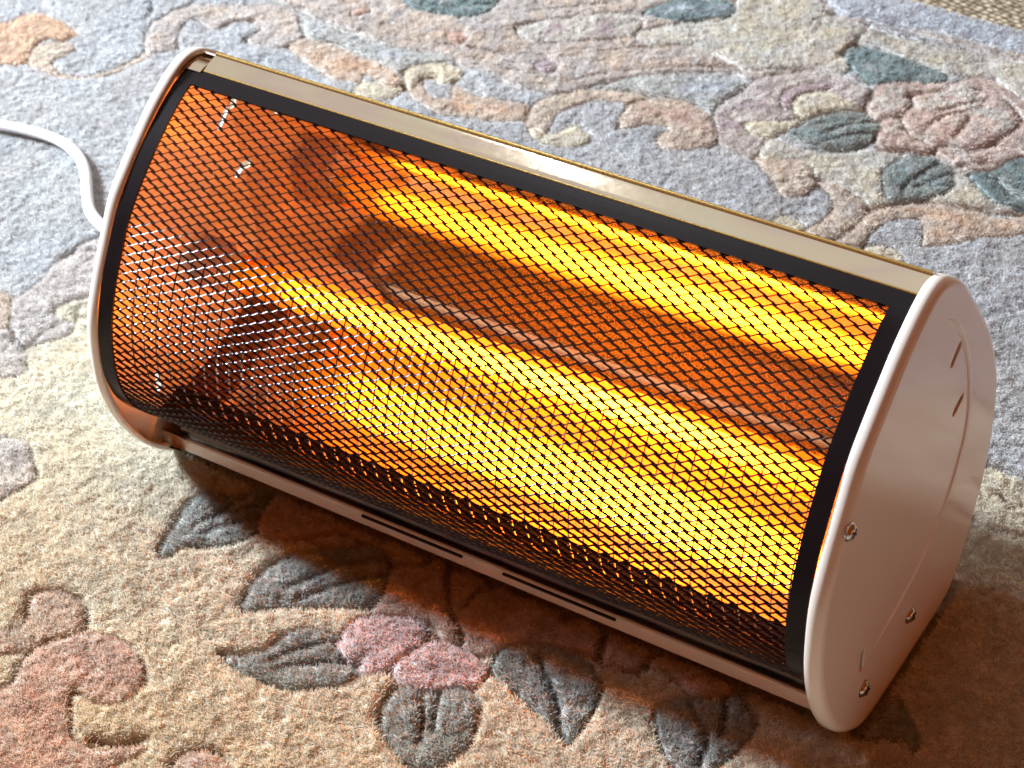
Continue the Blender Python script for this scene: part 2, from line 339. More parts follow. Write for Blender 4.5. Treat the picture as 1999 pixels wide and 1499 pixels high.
# carved lines: (tint, width mm, depth mm, points)
LINE = [
 ('T', 3.0, 5, [(435, 47), (455, 38), (490, 36)]), ('P', 3.0, 6, [(478, 80), (480, 68), (498, 58), (500, 48)]),
 ('g', 2.6, 4, [(235, 35), (270, 39), (288, 20), (290, 0)]), ('g', 2.6, 4, [(280, 62), (310, 28), (380, 0)]),
 ('t', 2.4, 4, [(845, 8), (900, 10), (955, 2)]), ('k', 2.2, 4, [(1000, 55), (1060, 35), (1150, 28), (1230, 20)]),
 ('T', 2.2, 4, [(1050, 78), (1130, 76), (1200, 68)]), ('O', 2.2, 5, [(1090, 105), (1180, 95), (1260, 88), (1340, 85)]),
 ('O', 2.0, 5, [(1100, 158), (1180, 138), (1260, 128), (1330, 125), (1420, 128), (1490, 138), (1560, 135)]),
 ('R', 2.0, 4, [(860, 80), (960, 96), (1060, 105)]), ('T', 2.0, 3, [(700, 55), (800, 72), (900, 90), (1000, 120)]), ('T', 2.0, 4, [(920, 112), (980, 128), (1060, 150), (1100, 158)]),
 ('T', 2.4, 4, [(1040, 15), (1120, 8), (1220, 0)]), ('T', 2.4, 4, [(560, 5), (620, 15), (700, 40)]),
 ('L', 2.6, 5, [(1600, 258), (1650, 241), (1712, 230)]), ('L', 2.6, 5, [(1630, 268), (1700, 255)]),
 ('R', 3.2, 6, [(1770, 180), (1776, 200), (1760, 222), (1722, 226)]), ('R', 3.0, 6, [(1770, 180), (1835, 177)]),
 ('R', 3.0, 5, [(1822, 218), (1860, 205), (1925, 190)]), ('R', 3.4, 6, [(1895, 168), (1950, 184), (1980, 210), (1990, 240), (1960, 265), (1900, 285), (1840, 280), (1820, 290), (1808, 302)]),
 ('R', 2.6, 5, [(1808, 244), (1850, 222), (1920, 205)]), ('R', 3.0, 5, [(1858, 264), (1880, 242), (1890, 225)]), ('R', 2.8, 5, [(1760, 222), (1765, 250), (1800, 268), (1830, 285)]),
 ('R', 2.8, 5, [(1860, 322), (1900, 312), (1960, 315)]), ('R', 2.8, 5, [(1885, 290), (1960, 282), (1999, 300)]),
 ('L', 3.2, 6, [(1755, 362), (1790, 336), (1835, 315)]), ('L', 2.6, 5, [(1762, 368), (1810, 350), (1845, 340)]),
 ('L', 3.0, 6, [(1940, 345), (1965, 370), (1990, 385)]), ('O', 2.6, 4, [(1712, 290), (1760, 298), (1800, 296)]),
 ('O', 2.6, 4, [(1690, 408), (1740, 392), (1800, 388), (1900, 400), (1960, 412), (2050, 405)]),
 ('M', 2.6, 5, [(1700, 168), (1705, 184), (1678, 202)]), ('T', 3, 5, [(1640, 100), (1665, 80), (1672, 65)]), ('P', 3, 4, [(1590, 35), (1660, 55), (1760, 70), (1900, 100)]),
 ('M', 3.0, 6, [(104, 512), (150, 476), (200, 455)]), ('K', 2.6, 6, [(110, 505), (150, 492), (200, 488)]), ('K', 2.8, 6, [(98, 606), (130, 585), (200, 568)]),
 ('O', 3.2, 6, [(48, 1200), (50, 1165), (80, 1149), (122, 1149), (155, 1163)]), ('O', 3.0, 5, [(165, 1190), (160, 1220), (125, 1240)]), ('O', 3.0, 6, [(132, 1415), (128, 1380), (138, 1350), (150, 1338)]),
 ('O', 3.2, 6, [(180, 1432), (230, 1437), (285, 1430)]), ('O', 3.2, 6, [(328, 1500), (345, 1470), (390, 1457), (430, 1466)]), ('M', 3.0, 6, [(-20, 1345), (10, 1325), (30, 1295)]),
 ('O', 3.2, 6, [(430, 1268), (470, 1272), (520, 1260), (550, 1232)]), ('S', 3.2, 6, [(466, 1182), (490, 1128), (540, 1088)]), ('S', 3.2, 6, [(306, 1072), (330, 1018), (370, 972)]),
 ('L', 2.8, 5, [(375, 1030), (420, 1002), (495, 985)]), ('L', 2.8, 5, [(395, 1040), (440, 1022), (502, 1008)]), ('L', 2.8, 5, [(430, 990), (485, 962)]),
 ('L', 2.8, 5, [(560, 1140), (650, 1105), (745, 1088)]), ('L', 2.8, 5, [(585, 1160), (650, 1142), (742, 1120)]),
 ('t', 2.8, 5, [(530, 1285), (590, 1260), (655, 1245)]), ('L', 2.8, 5, [(550, 1300), (620, 1288), (692, 1290)]),
 ('L', 3.0, 6, [(815, 1352), (825, 1400), (820, 1445)]), ('L', 3.0, 6, [(852, 1355), (846, 1425)]), ('O', 3.2, 6, [(742, 1412), (742, 1370), (768, 1335)]),
 ('L', 3.0, 6, [(1050, 1280), (1080, 1350), (1100, 1430)]), ('L', 3.2, 6, [(1345, 1372), (1375, 1430), (1362, 1490)]), ('L', 2.8, 5, [(1420, 1370), (1400, 1440)]),
 ('S', 3.0, 6, [(745, 1095), (800, 1100), (870, 1080), (880, 1020)]), ('S', 3.0, 6, [(880, 1095), (870, 1180), (900, 1240)]), ('S', 3.0, 6, [(900, 1180), (960, 1140), (1060, 1150), (1100, 1210)]),
 ('S', 3.0, 6, [(1130, 1180), (1180, 1222), (1170, 1280)]), ('S', 3.0, 6, [(1180, 1220), (1260, 1210), (1300, 1242)]), ('S', 3.0, 6, [(1240, 1312), (1290, 1270), (1380, 1270)]), ('S', 3.0, 6, [(560, 1055), (650, 1040), (720, 1060)]),
 ('O', 3.4, 6, [(1895, 915), (1940, 950), (1999, 980), (2080, 990)]), ('O', 3.0, 5, [(1890, 1010), (1950, 1030), (2080, 1050)]),
]
X0, X1, Y0, Y1 = -0.80, 0.95, -0.50, 0.72
for k_ in C_:
    q_ = sum(C_[k_]) / 3; C_[k_] = tuple(min(.84, (v * .68 + q_ * .32) ** .66) for v in C_[k_])
RES = 0.0012
gx = np.arange(X0, X1, RES); gy = np.arange(Y0, Y1, RES)
NX, NY = len(gx), len(gy)
GX, GY = np.meshgrid(gx, gy, indexing='ij')
colr = np.empty((NX, NY, 3)); colr[:] = C_['G']
hgt = np.zeros((NX, NY))
def value_noise(cell, seed, X=None, Y=None):
    r = np.random.default_rng(seed).random((256, 256))
    u = (GX if X is None else X) / cell + 500; v = (GY if Y is None else Y) / cell + 500
    i = np.floor(u).astype(int); j = np.floor(v).astype(int); a = u - i; b = v - j
    a = a * a * (3 - 2 * a); b = b * b * (3 - 2 * b)
    i0, i1, j0, j1 = i % 256, (i + 1) % 256, j % 256, (j + 1) % 256
    return r[i0, j0] * (1 - a) * (1 - b) + r[i1, j0] * a * (1 - b) + r[i0, j1] * (1 - a) * b + r[i1, j1] * a * b
wobx = (value_noise(.02, 1) - .5) * .004; woby = (value_noise(.02, 2) - .5) * .004
GXw, GYw = GX + wobx, GY + woby
def window(P, pad):
    lo = P.min(0) - pad; hi = P.max(0) + pad
    i0 = max(0, int((lo[0] - X0) / RES)); i1 = min(NX, int((hi[0] - X0) / RES) + 2)
    j0 = max(0, int((lo[1] - Y0) / RES)); j1 = min(NY, int((hi[1] - Y0) / RES) + 2)
    return slice(i0, max(i0, i1)), slice(j0, max(j0, j1))
def seg_dist(P, X, Y, closed):
    D = np.full(X.shape, 9.0)
    n = len(P)
    for k in range(n if closed else n - 1):
        a = P[k]; b = P[(k + 1) % n]; ab = b - a; L = ab @ ab + 1e-12
        t = np.clip(((X - a[0]) * ab[0] + (Y - a[1]) * ab[1]) / L, 0, 1)
        np.minimum(D, np.hypot(X - a[0] - t * ab[0], Y - a[1] - t * ab[1]), out=D)
    return D
def inside(P, X, Y):
    c = np.zeros(X.shape, bool); n = len(P)
    for k in range(n):
        a = P[k]; b = P[(k + 1) % n]
        if a[1] == b[1]: continue
        m = (a[1] > Y) != (b[1] > Y)
        c ^= m & (X < (b[0] - a[0]) * (Y - a[1]) / (b[1] - a[1]) + a[0])
    return c
spk = value_noise(.011, 5) * .65 + value_noise(.005, 6) * .35
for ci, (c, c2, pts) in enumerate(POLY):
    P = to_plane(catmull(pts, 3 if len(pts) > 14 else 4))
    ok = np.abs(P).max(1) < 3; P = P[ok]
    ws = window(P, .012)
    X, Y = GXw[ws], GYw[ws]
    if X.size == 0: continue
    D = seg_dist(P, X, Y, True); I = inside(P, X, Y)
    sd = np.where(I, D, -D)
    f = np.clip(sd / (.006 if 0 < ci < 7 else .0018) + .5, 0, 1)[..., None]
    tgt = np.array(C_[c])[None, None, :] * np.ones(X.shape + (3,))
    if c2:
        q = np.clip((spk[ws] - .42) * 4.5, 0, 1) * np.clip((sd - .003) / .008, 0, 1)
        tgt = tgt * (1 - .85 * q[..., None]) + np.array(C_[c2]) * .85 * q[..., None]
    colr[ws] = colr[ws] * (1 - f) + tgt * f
    if ci > 6 or ci == 0:                        # dyed outline along each motif, with some groove shade painted in
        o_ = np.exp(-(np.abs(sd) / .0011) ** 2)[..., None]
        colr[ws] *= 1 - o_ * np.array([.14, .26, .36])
    big = len(P) and (P.max(0) - P.min(0)).max() > .45
    if ci in (1, 2, 3, 4, 5, 6): dep, wd = .0038, .0022
    elif ci == 0: dep, wd = .0065, .0026
    else: dep, wd = .0054, .0016
    # motif rises a little as a cushion, with a carved channel round it
    hgt[ws] = np.where(I, hgt[ws] * .3 + (0 if ci < 7 else .0008 * np.clip(sd / .010, 0, 1) ** .5), hgt[ws])
    hgt[ws] -= dep * np.exp(-(np.abs(sd) / wd) ** 2.2)
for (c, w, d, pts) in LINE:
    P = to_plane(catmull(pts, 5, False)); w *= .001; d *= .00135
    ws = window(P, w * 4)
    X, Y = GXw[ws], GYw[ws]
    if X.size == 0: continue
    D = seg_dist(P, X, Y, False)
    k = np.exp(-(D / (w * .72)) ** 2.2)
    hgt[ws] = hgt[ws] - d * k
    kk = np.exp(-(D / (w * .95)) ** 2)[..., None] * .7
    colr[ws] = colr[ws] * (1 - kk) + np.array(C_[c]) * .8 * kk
hgt = np.maximum(hgt, -.0105)
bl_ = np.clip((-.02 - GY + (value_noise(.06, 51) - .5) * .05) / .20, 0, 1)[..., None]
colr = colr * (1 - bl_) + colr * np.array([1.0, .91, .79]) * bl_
# rows and tufts of the pile
hgt += (value_noise(.0045, 21) - .5) * .0015 + (value_noise(.012, 22) - .5) * .0012 + (value_noise(.05, 23) - .5) * .001
var = 1 + (value_noise(.006, 31) - .5) * .16 + (value_noise(.02, 32) - .5) * .10
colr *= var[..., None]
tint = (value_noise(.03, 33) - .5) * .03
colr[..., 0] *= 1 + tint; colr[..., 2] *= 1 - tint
# the rug ends in a curve behind, and is pressed down where the heater stands
def rug_edge(x): return .648 - .12 * np.clip(x - .17, 0, None) - .55 * np.clip(x - .22, 0, None) ** 2 + .006 * np.sin(x * 25)
press = (GX > -.004) & (GX < .461) & (GY > -.012) & (GY < .112)
hgt = np.where(press, np.minimum(hgt, -.0075), hgt)

BASE = .0019                                   # tufts stand this far out of the base
def base_mesh():
    st = 1
    Z = hgt - BASE
    keep = GY < rug_edge(GX)
    ed = np.clip((rug_edge(GX) - GY) / .004, 0, 1)
    Z = np.where(ed < 1, -.016 + (Z + .016) * np.sqrt(ed), Z)
    co_ = np.c_[GX.ravel(), GY.ravel(), Z.ravel()].astype(np.float32)
    idx = np.arange(NX * NY).reshape(NX, NY)
    kq = (keep[:-1, :-1] | keep[1:, 1:])
    a = idx[:-1, :-1][kq]; b = idx[1:, :-1][kq]; c = idx[1:, 1:][kq]; d = idx[:-1, 1:][kq]
    F = np.c_[a, b, c, d].astype(np.int32)
    used = np.unique(F); rm = np.full(NX * NY, -1, np.int32); rm[used] = np.arange(len(used))
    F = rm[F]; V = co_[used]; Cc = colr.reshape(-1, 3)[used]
    me = bpy.data.meshes.new('backing')
    me.vertices.add(len(V)); me.vertices.foreach_set('co', V.ravel())
    me.loops.add(F.size); me.loops.foreach_set('vertex_index', F.ravel())
    me.polygons.add(len(F)); me.polygons.foreach_set('loop_start', np.arange(0, F.size, 4, dtype=np.int32))
    me.update(calc_edges=True)
    me.polygons.foreach_set('use_smooth', np.ones(len(F), bool))
    at = me.attributes.new('tint', 'FLOAT_COLOR', 'POINT')
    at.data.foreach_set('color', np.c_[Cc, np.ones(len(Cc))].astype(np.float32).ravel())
    return me
def yarn_mat(name, gain, pw=1.0):
    m, nt, b = new_mat(name)
    a = nt.nodes.new('ShaderNodeAttribute'); a.attribute_name = 'tint'
    mx = nt.nodes.new('ShaderNodeMix'); mx.data_type = 'RGBA'; mx.blend_type = 'MULTIPLY'; mx.inputs[0].default_value = 1
    nt.links.new(a.outputs['Color'], mx.inputs[6]); mx.inputs[7].default_value = (gain, gain, gain, 1)
    nt.links.new(mx.outputs[2], b.inputs['Base Color'])
    if name == 'rug_pile_yarn':
        tl = nt.nodes.new('ShaderNodeBsdfTranslucent'); mxs = nt.nodes.new('ShaderNodeMixShader'); mxs.inputs[0].default_value = .32
        nt.links.new(mx.outputs[2], tl.inputs[0]); nt.links.new(b.outputs[0], mxs.inputs[1]); nt.links.new(tl.outputs[0], mxs.inputs[2])
        nt.links.new(mxs.outputs[0], nt.nodes['Material Output'].inputs[0])
    b.inputs['Roughness'].default_value = .62; b.inputs['Specular IOR Level'].default_value = .12
    return m
rug = bpy.data.objects.new('carved_rug', None); COL.objects.link(rug)
rug['label'] = 'thick carved wool rug in cream and grey with scrolls, leaves and roses under the heater'
rug['category'] = 'rug'
bk = link('backing', base_mesh(), yarn_mat('rug_backing_yarn', .85), rug)

def pile():
    pts = []
    # dense where the photograph looks, thinner around it
    def grid(x0, x1, y0, y1, sp):
        nx = int((x1 - x0) / sp); ny = int((y1 - y0) / sp)
        xx, yy = np.meshgrid(x0 + (np.arange(nx) + .5) * sp, y0 + (np.arange(ny) + .5) * sp, indexing='ij')
        return np.c_[xx.ravel(), yy.ravel()] + rng.uniform(-.55, .55, (nx * ny, 2)) * sp
    A = grid(-.56, .62, -.32, .66, SP)
    # inside the camera's view (plus a margin) keep all, outside keep a third
    w3 = np.c_[A, np.zeros(len(A))] - CP
    pc = w3 @ CM
    px = pc[:, 0] / -pc[:, 2] * FOC + 999.5; py = 749.5 - pc[:, 1] / -pc[:, 2] * FOC
    inview = (px > -140) & (px < 2140) & (py > -100) & (py < 1640)
    A = A[inview | (rng.random(len(A)) < .3)]
    Bp = grid(X0 + .005, X1 - .005, Y0 + .005, Y1 - .005, .0024)
    Bp = Bp[~((Bp[:, 0] > -.56) & (Bp[:, 0] < .62) & (Bp[:, 1] > -.32) & (Bp[:, 1] < .66))]
    R_ = np.vstack([A, Bp])
    R_ = R_[R_[:, 1] < rug_edge(R_[:, 0]) - .001]
    # nothing grows under the heater's feet and body
    R_ = R_[~((R_[:, 0] > .002) & (R_[:, 0] < .455) & (R_[:, 1] > .004) & (R_[:, 1] < .10))]
    n = len(R_)
    i = np.clip(((R_[:, 0] - X0) / RES).astype(int), 0, NX - 1); j = np.clip(((R_[:, 1] - Y0) / RES).astype(int), 0, NY - 1)
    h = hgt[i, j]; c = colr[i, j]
    tuft = value_noise(.0023, 61, R_[:, 0], R_[:, 1]) - .5; t2 = value_noise(.0014, 62, R_[:, 0], R_[:, 1]) - .5
    c = c * (1 + tuft * .34 + t2 * .26)[:, None]; h = h + tuft * .0011
    # lean: tufts share a direction; overall nap runs forwards, and pile falls towards channels
    gxh = (hgt[np.clip(i + 2, 0, NX - 1), j] - hgt[np.clip(i - 2, 0, NX - 1), j]) / (4 * RES)
    gyh = (hgt[i, np.clip(j + 2, 0, NY - 1)] - hgt[i, np.clip(j - 2, 0, NY - 1)]) / (4 * RES)
    lx = (value_noise(.0028, 41, R_[:, 0], R_[:, 1]) - .5) * 1.2 + (value_noise(.015, 42, R_[:, 0], R_[:, 1]) - .5) * .7 - gxh * .28
    ly = (value_noise(.0028, 43, R_[:, 0], R_[:, 1]) - .5) * 1.2 + (value_noise(.015, 44, R_[:, 0], R_[:, 1]) - .5) * .7 - .25 - gyh * .28
    lx += rng.normal(0, .26, n); ly += rng.normal(0, .26, n)
    stray = rng.random(n) < .008
    L = BASE + .0012 + rng.normal(0, .00030, n) + np.where(stray, rng.uniform(0, .0028, n), 0)
    lx = np.where(stray, lx * 2.0, lx); ly = np.where(stray, ly * 2.0, ly)
    edge = np.clip((rug_edge(R_[:, 0]) - R_[:, 1]) / .006, 0, 1); ly += (1 - edge) * 1.1
    root = np.c_[R_, h - BASE - .0010]
    k = np.array([0, .45, 1.0])
    dirn = np.c_[lx, ly, np.ones(n)]; dirn /= np.linalg.norm(dirn, axis=1)[:, None]
    bend = rng.normal(0, .22, (n, 2)) * L[:, None]
    pos = root[:, None, :] + dirn[:, None, :] * (L[:, None] * k[None, :])[..., None]
    pos[:, 2, :2] += bend; pos[:, 1, :2] += bend * .15
    rad = np.empty((n, 3)); rr = RAD * rng.uniform(.8, 1.25, n)
    rad[:, 0] = rr; rad[:, 1] = rr * .95; rad[:, 2] = rr * .45
    v = rng.normal(1.0, .09, n)[:, None]
    cc = np.clip(c * v * 1.10, 0, 1)
    white = rng.random(n) < .02
    cc = np.where(white[:, None], np.clip(cc * 1.15 + .02, 0, .8), cc)
    cu = bpy.data.hair_curves.new('pile')
    cu.add_curves([3] * n)
    cu.attributes['position'].data.foreach_set('vector', pos.astype(np.float32).ravel()) if 'position' in cu.attributes else cu.attributes.new('position', 'FLOAT_VECTOR', 'POINT').data.foreach_set('vector', pos.astype(np.float32).ravel())
    ra = cu.attributes.get('radius') or cu.attributes.new('radius', 'FLOAT', 'POINT')
    ra.data.foreach_set('value', rad.astype(np.float32).ravel())
    at = cu.attributes.new('tint', 'FLOAT_COLOR', 'CURVE')
    at.data.foreach_set('color', np.c_[cc, np.ones(n)].astype(np.float32).ravel())
    print('PILE', n)
    return cu
SP = .00070; RAD = .00024
pl = link('pile', pile(), yarn_mat('rug_pile_yarn', 1.0), rug)
pl['kind'] = 'stuff'
S.cycles_curves.shape = 'RIBBONS'

# woven floor matting behind the rug
def floor():
    m, nt, b = new_mat('woven_matting')
    tc = nt.nodes.new('ShaderNodeTexCoord')
    mp = nt.nodes.new('ShaderNodeMapping'); mp.inputs['Scale'].default_value = (150, 240, 1); mp.inputs['Rotation'].default_value = (0, 0, .35)
    nt.links.new(tc.outputs['Object'], mp.inputs[0])
    vo = nt.nodes.new('ShaderNodeTexVoronoi'); vo.inputs['Scale'].default_value = 1; vo.inputs['Randomness'].default_value = .55
    nt.links.new(mp.outputs[0], vo.inputs['Vector'])
    cr = nt.nodes.new('ShaderNodeValToRGB'); e = cr.color_ramp.elements
    e[0].position = .2; e[0].color = (.50, .42, .29, 1); e[1].position = .75; e[1].color = (.13, .095, .055, 1)
    nt.links.new(vo.outputs['Distance'], cr.inputs[0]); nt.links.new(cr.outputs[0], b.inputs['Base Color'])
    bp = nt.nodes.new('ShaderNodeBump'); bp.invert = True; bp.inputs['Distance'].default_value = .003
    nt.links.new(vo.outputs['Distance'], bp.inputs['Height']); nt.links.new(bp.outputs[0], b.inputs['Normal'])
    b.inputs['Roughness'].default_value = .8
    bm = bmesh.new()
    v = [bm.verts.new(p) for p in ((-6, -6, -.0135), (6, -6, -.0135), (6, 6, -.0135), (-6, 6, -.0135))]
    bm.faces.new(v)
    o = from_bm('floor', bm, m); o['kind'] = 'structure'
floor()

# ------------------------------------------------------------------ the heater
LEN = 0.4572
H = bpy.data.objects.new('electric_heater', None); COL.objects.link(H); H.location = (0, 0, 0)
H['label'] = 'white ended electric heater glowing orange behind curved black mesh, standing on the rug'
H['category'] = 'heater'

PLATE = np.array([(0, -4), (-15, 5), (-29, 20), (-40, 40), (-47, 61), (-50, 83), (-48.5, 104), (-43.5, 126), (-32, 148), (-18, 169), (-5, 187), (10, 200),
                  (23, 210), (36, 219.5), (49, 227), (60, 232), (71, 234.5), (82, 232), (93, 224), (103, 214), (118, 190), (134, 160), (145, 130), (149, 107), (147, 80),
                  (141, 56), (131, 35), (120, 18), (108, 4), (93, -3), (50, -5), (25, -5.5)]) / 1000
PL = resample(catmull(PLATE, 8), 150, True)
area2 = np.sum(PL[:, 0] * np.roll(PL[:, 1], -1) - np.roll(PL[:, 0], -1) * PL[:, 1])
if area2 < 0: PL = PL[::-1]
NPL = normals2(PL)                              # points inwards for a counter-clockwise loop
def slot_loop(c, d, ln, wd, n=6):
    d = np.array(d, float); d /= np.linalg.norm(d); q = np.array([-d[1], d[0]]); r = wd / 2; s = ln / 2 - r
    out = []
    for k in range(n + 1):
        a = -math.pi / 2 + math.pi * k / n; out.append(np.array(c) + d * (s + r * math.cos(a)) + q * r * math.sin(a))
    for k in range(n + 1):
        a = math.pi / 2 + math.pi * k / n; out.append(np.array(c) + d * (-s + r * math.cos(a)) + q * r * math.sin(a))
    return out
HOLES = [slot_loop((.0925, .1765), (.8, .6), .0150, .0052), slot_loop((.0985, .1375), (.93, .36), .0140, .0052), slot_loop((-.0045, .0500), (.15, 1), .0150, .0050)]
def end_panel(xi, xo, name):
    """xi: inner face x, xo: outer face x; rim rounded on the outer side"""
    s = 1 if xo > xi else -1
    bm = bmesh.new()
    R_ = .0048; th = abs(xo - xi)
    rings = []
    prof = [(.0030, th - .0024), (.0030, .0003), (.0022, 0), (0.0006, 0), (0, .0006)] + [(R_ * (1 - math.cos(a)), th - R_ + R_ * math.sin(a)) for a in np.linspace(0, math.pi / 2, 8)]
    for ins, dx in prof:
        P = PL + NPL * ins
        rings.append([bm.verts.new((xi + s * dx, p[0], p[1])) for p in P])
    n = len(PL)
    for A, B in zip(rings[:-1], rings[1:]):
        for k in range(n): bm.faces.new((A[k], A[(k + 1) % n], B[(k + 1) % n], B[k]))
    hr = []
    for hl in HOLES:
        a = [bm.verts.new((xo - s * .0024, p[0], p[1])) for p in hl]; b = [bm.verts.new((xo, p[0], p[1])) for p in hl]
        for k in range(len(hl)): bm.faces.new((a[k], a[(k + 1) % len(hl)], b[(k + 1) % len(hl)], b[k]))
        hr.append((a, b))
    for side, ring in ((0, rings[0]), (1, rings[-1])):
        E_ = [bm.edges.get((ring[k], ring[(k + 1) % n])) for k in range(n)]
        for h in hr:
            l = h[side]; E_ += [bm.edges.get((l[k], l[(k + 1) % len(l)])) for k in range(len(l))]
        bmesh.ops.triangle_fill(bm, edges=E_, use_beauty=True)
    bmesh.ops.recalc_face_normals(bm, faces=bm.faces)
    for f in bm.faces: f.smooth = abs(f.normal.x) < .995
    o = from_bm(name, bm, M_PL, H)
    return o
panelR = end_panel(LEN - .0088, LEN, 'end_panel')
panelL = end_panel(.0055, -.0035, 'end_panel')

# moulded rib on the outer faces
RIB = catmull([(79, 210), (92, 196), (101, 180), (109, 155), (112, 130), (110, 111), (103, 96), (91, 80), (75, 68), (57, 58), (28, 50), (2, 46)], 6, False) / 1000
def rib(x, par, s):
    bm = bmesh.new(); P = RIB; N = normals2(P, False); n = len(P)
    rows = []
    for off, h in ((-.0026, -.0002), (-.0014, .0007), (0, .0010), (.0014, .0007), (.0026, -.0002)):
        t = np.clip(np.minimum(np.arange(n), np.arange(n)[::-1]) / 6, .15, 1)
        rows.append([bm.verts.new((x + s * (h if h < 0 else h * t[k]), P[k, 0] + N[k, 0] * off * t[k], P[k, 1] + N[k, 1] * off * t[k])) for k in range(n)])
    for A, B in zip(rows[:-1], rows[1:]):
        for k in range(n - 1): bm.faces.new((A[k], A[k + 1], B[k + 1], B[k]))
    bmesh.ops.recalc_face_normals(bm, faces=bm.faces)
    return from_bm('moulded_rib', bm, M_PL, par, True)
rib(LEN, panelR, 1)

def screw(x, y, z, par, s):
    bm = bmesh.new()
    n = 20; r = .0041
    prof = [(0.0048, -.0004), (.0049, .0002), (.0042, .0005), (r, .0007), (r * .93, .0016), (r * .65, .0024), (r * .3, .0027)]
    ang = random.random() * 3
    rings = [[bm.verts.new((x + s * h, y + q * math.cos(2 * math.pi * k / n), z + q * math.sin(2 * math.pi * k / n))) for k in range(n)] for q, h in prof]
    for A, B in zip(rings[:-1], rings[1:]):
        for k in range(n): bm.faces.new((A[k], A[(k + 1) % n], B[(k + 1) % n], B[k]))
    bm.faces.new(rings[-1])
    bmesh.ops.recalc_face_normals(bm, faces=bm.faces)
    o = from_bm('screw', bm, M_ST, par, True)
    # the cross slot: two dark bars let into the head
    bm = bmesh.new()
    for a in (ang, ang + math.pi / 2):
        c, d = math.cos(a), math.sin(a); L_, w = .0026, .0005
        q = [(L_ * c - w * d, L_ * d + w * c), (-L_ * c - w * d, -L_ * d + w * c), (-L_ * c + w * d, -L_ * d - w * c), (L_ * c + w * d, L_ * d - w * c)]
        e = .0001 * (1 if a == ang else 2)
        lo = [bm.verts.new((x + s * .0012, y + p[0], z + p[1])) for p in q]; hi = [bm.verts.new((x + s * (.0027 + e), y + p[0], z + p[1])) for p in q]
        bm.faces.new(hi); bm.faces.new(lo[::-1])
        for k in range(4): bm.faces.new((lo[k], lo[(k + 1) % 4], hi[(k + 1) % 4], hi[k]))
    m2 = bpy.data.meshes.new('tmp'); bm.to_mesh(m2); bm.free()
    # joined into the screw so that it is one mesh
    bm = bmesh.new(); bm.from_mesh(o.data); nf = len(bm.faces); bm.from_mesh(m2); bm.faces.ensure_lookup_table()
    for f in bm.faces[nf:]: f.material_index = 1
    bm.to_mesh(o.data); bm.free(); bpy.data.meshes.remove(m2); o.data.materials.append(M_DK)
for (y, z) in ((-.021, .155), (.050, .031), (-.003, .0275)): screw(LEN, y, z, panelR, 1)

# arc of the grille, in (y, z)
ARC = resample(catmull(np.array([(66.5, 228.5), (48, 222.5), (22, 206.5), (-5, 184), (-19, 166), (-31.5, 147), (-42, 124), (-46.5, 104), (-47, 88), (-42.5, 70), (-30, 51.5), (-12.5, 33)]) / 1000, 10, False), 241)
sA = np.r_[0, np.cumsum(np.linalg.norm(np.diff(ARC, axis=0), axis=1))]
ARCLEN = sA[-1]
NA = normals2(ARC, False)
if NA[120] @ np.array([-1, 0]) < 0: NA = -NA     # outwards, to the front
def arc(s, off=0.0):
    y = np.interp(s, sA, ARC[:, 0]); z = np.interp(s, sA, ARC[:, 1])
    ny = np.interp(s, sA, NA[:, 0]); nz = np.interp(s, sA, NA[:, 1])
    return y + ny * off, z + nz * off
GX0, GX1 = .0063, LEN - .0093                    # grille ends
FW = .0100                                       # flange width
# grille frame: one closed sheet with a window
def frame():
    bm = bmesh.new()
    th = .0011
    S_ = np.r_[0, .0050, .0100, np.linspace(.0100, ARCLEN - .008, 60)[1:], ARCLEN]
    X_ = [GX0, GX0 + FW, GX1 - FW, GX1]
    top = {}; bot = {}
    for i, s in enumerate(S_):
        for j, x in enumerate(X_):
            y, z = arc(s, th); top[i, j] = bm.verts.new((x, y, z))
            y, z = arc(s, -.0002); bot[i, j] = bm.verts.new((x, y, z))
    m = len(S_)
    cell = lambda i, j: (i < 2 or i >= m - 2 or j != 1)
    for i in range(m - 1):
        for j in range(3):
            if not cell(i, j): continue
            bm.faces.new((top[i, j], top[i, j + 1], top[i + 1, j + 1], top[i + 1, j]))
            bm.faces.new((bot[i, j], bot[i + 1, j], bot[i + 1, j + 1], bot[i, j + 1]))
            for (a, b, di, dj) in (((i, j), (i, j + 1), -1, 0), ((i + 1, j), (i + 1, j + 1), 1, 0), ((i, j), (i + 1, j), 0, -1), ((i, j + 1), (i + 1, j + 1), 0, 1)):
                ni, nj = i + di, j + dj
                if ni < 0 or ni >= m - 1 or nj < 0 or nj > 2 or not cell(ni, nj):
                    bm.faces.new((top[a], top[b], bot[b], bot[a]))
    bmesh.ops.recalc_face_normals(bm, faces=bm.faces)
    return bm

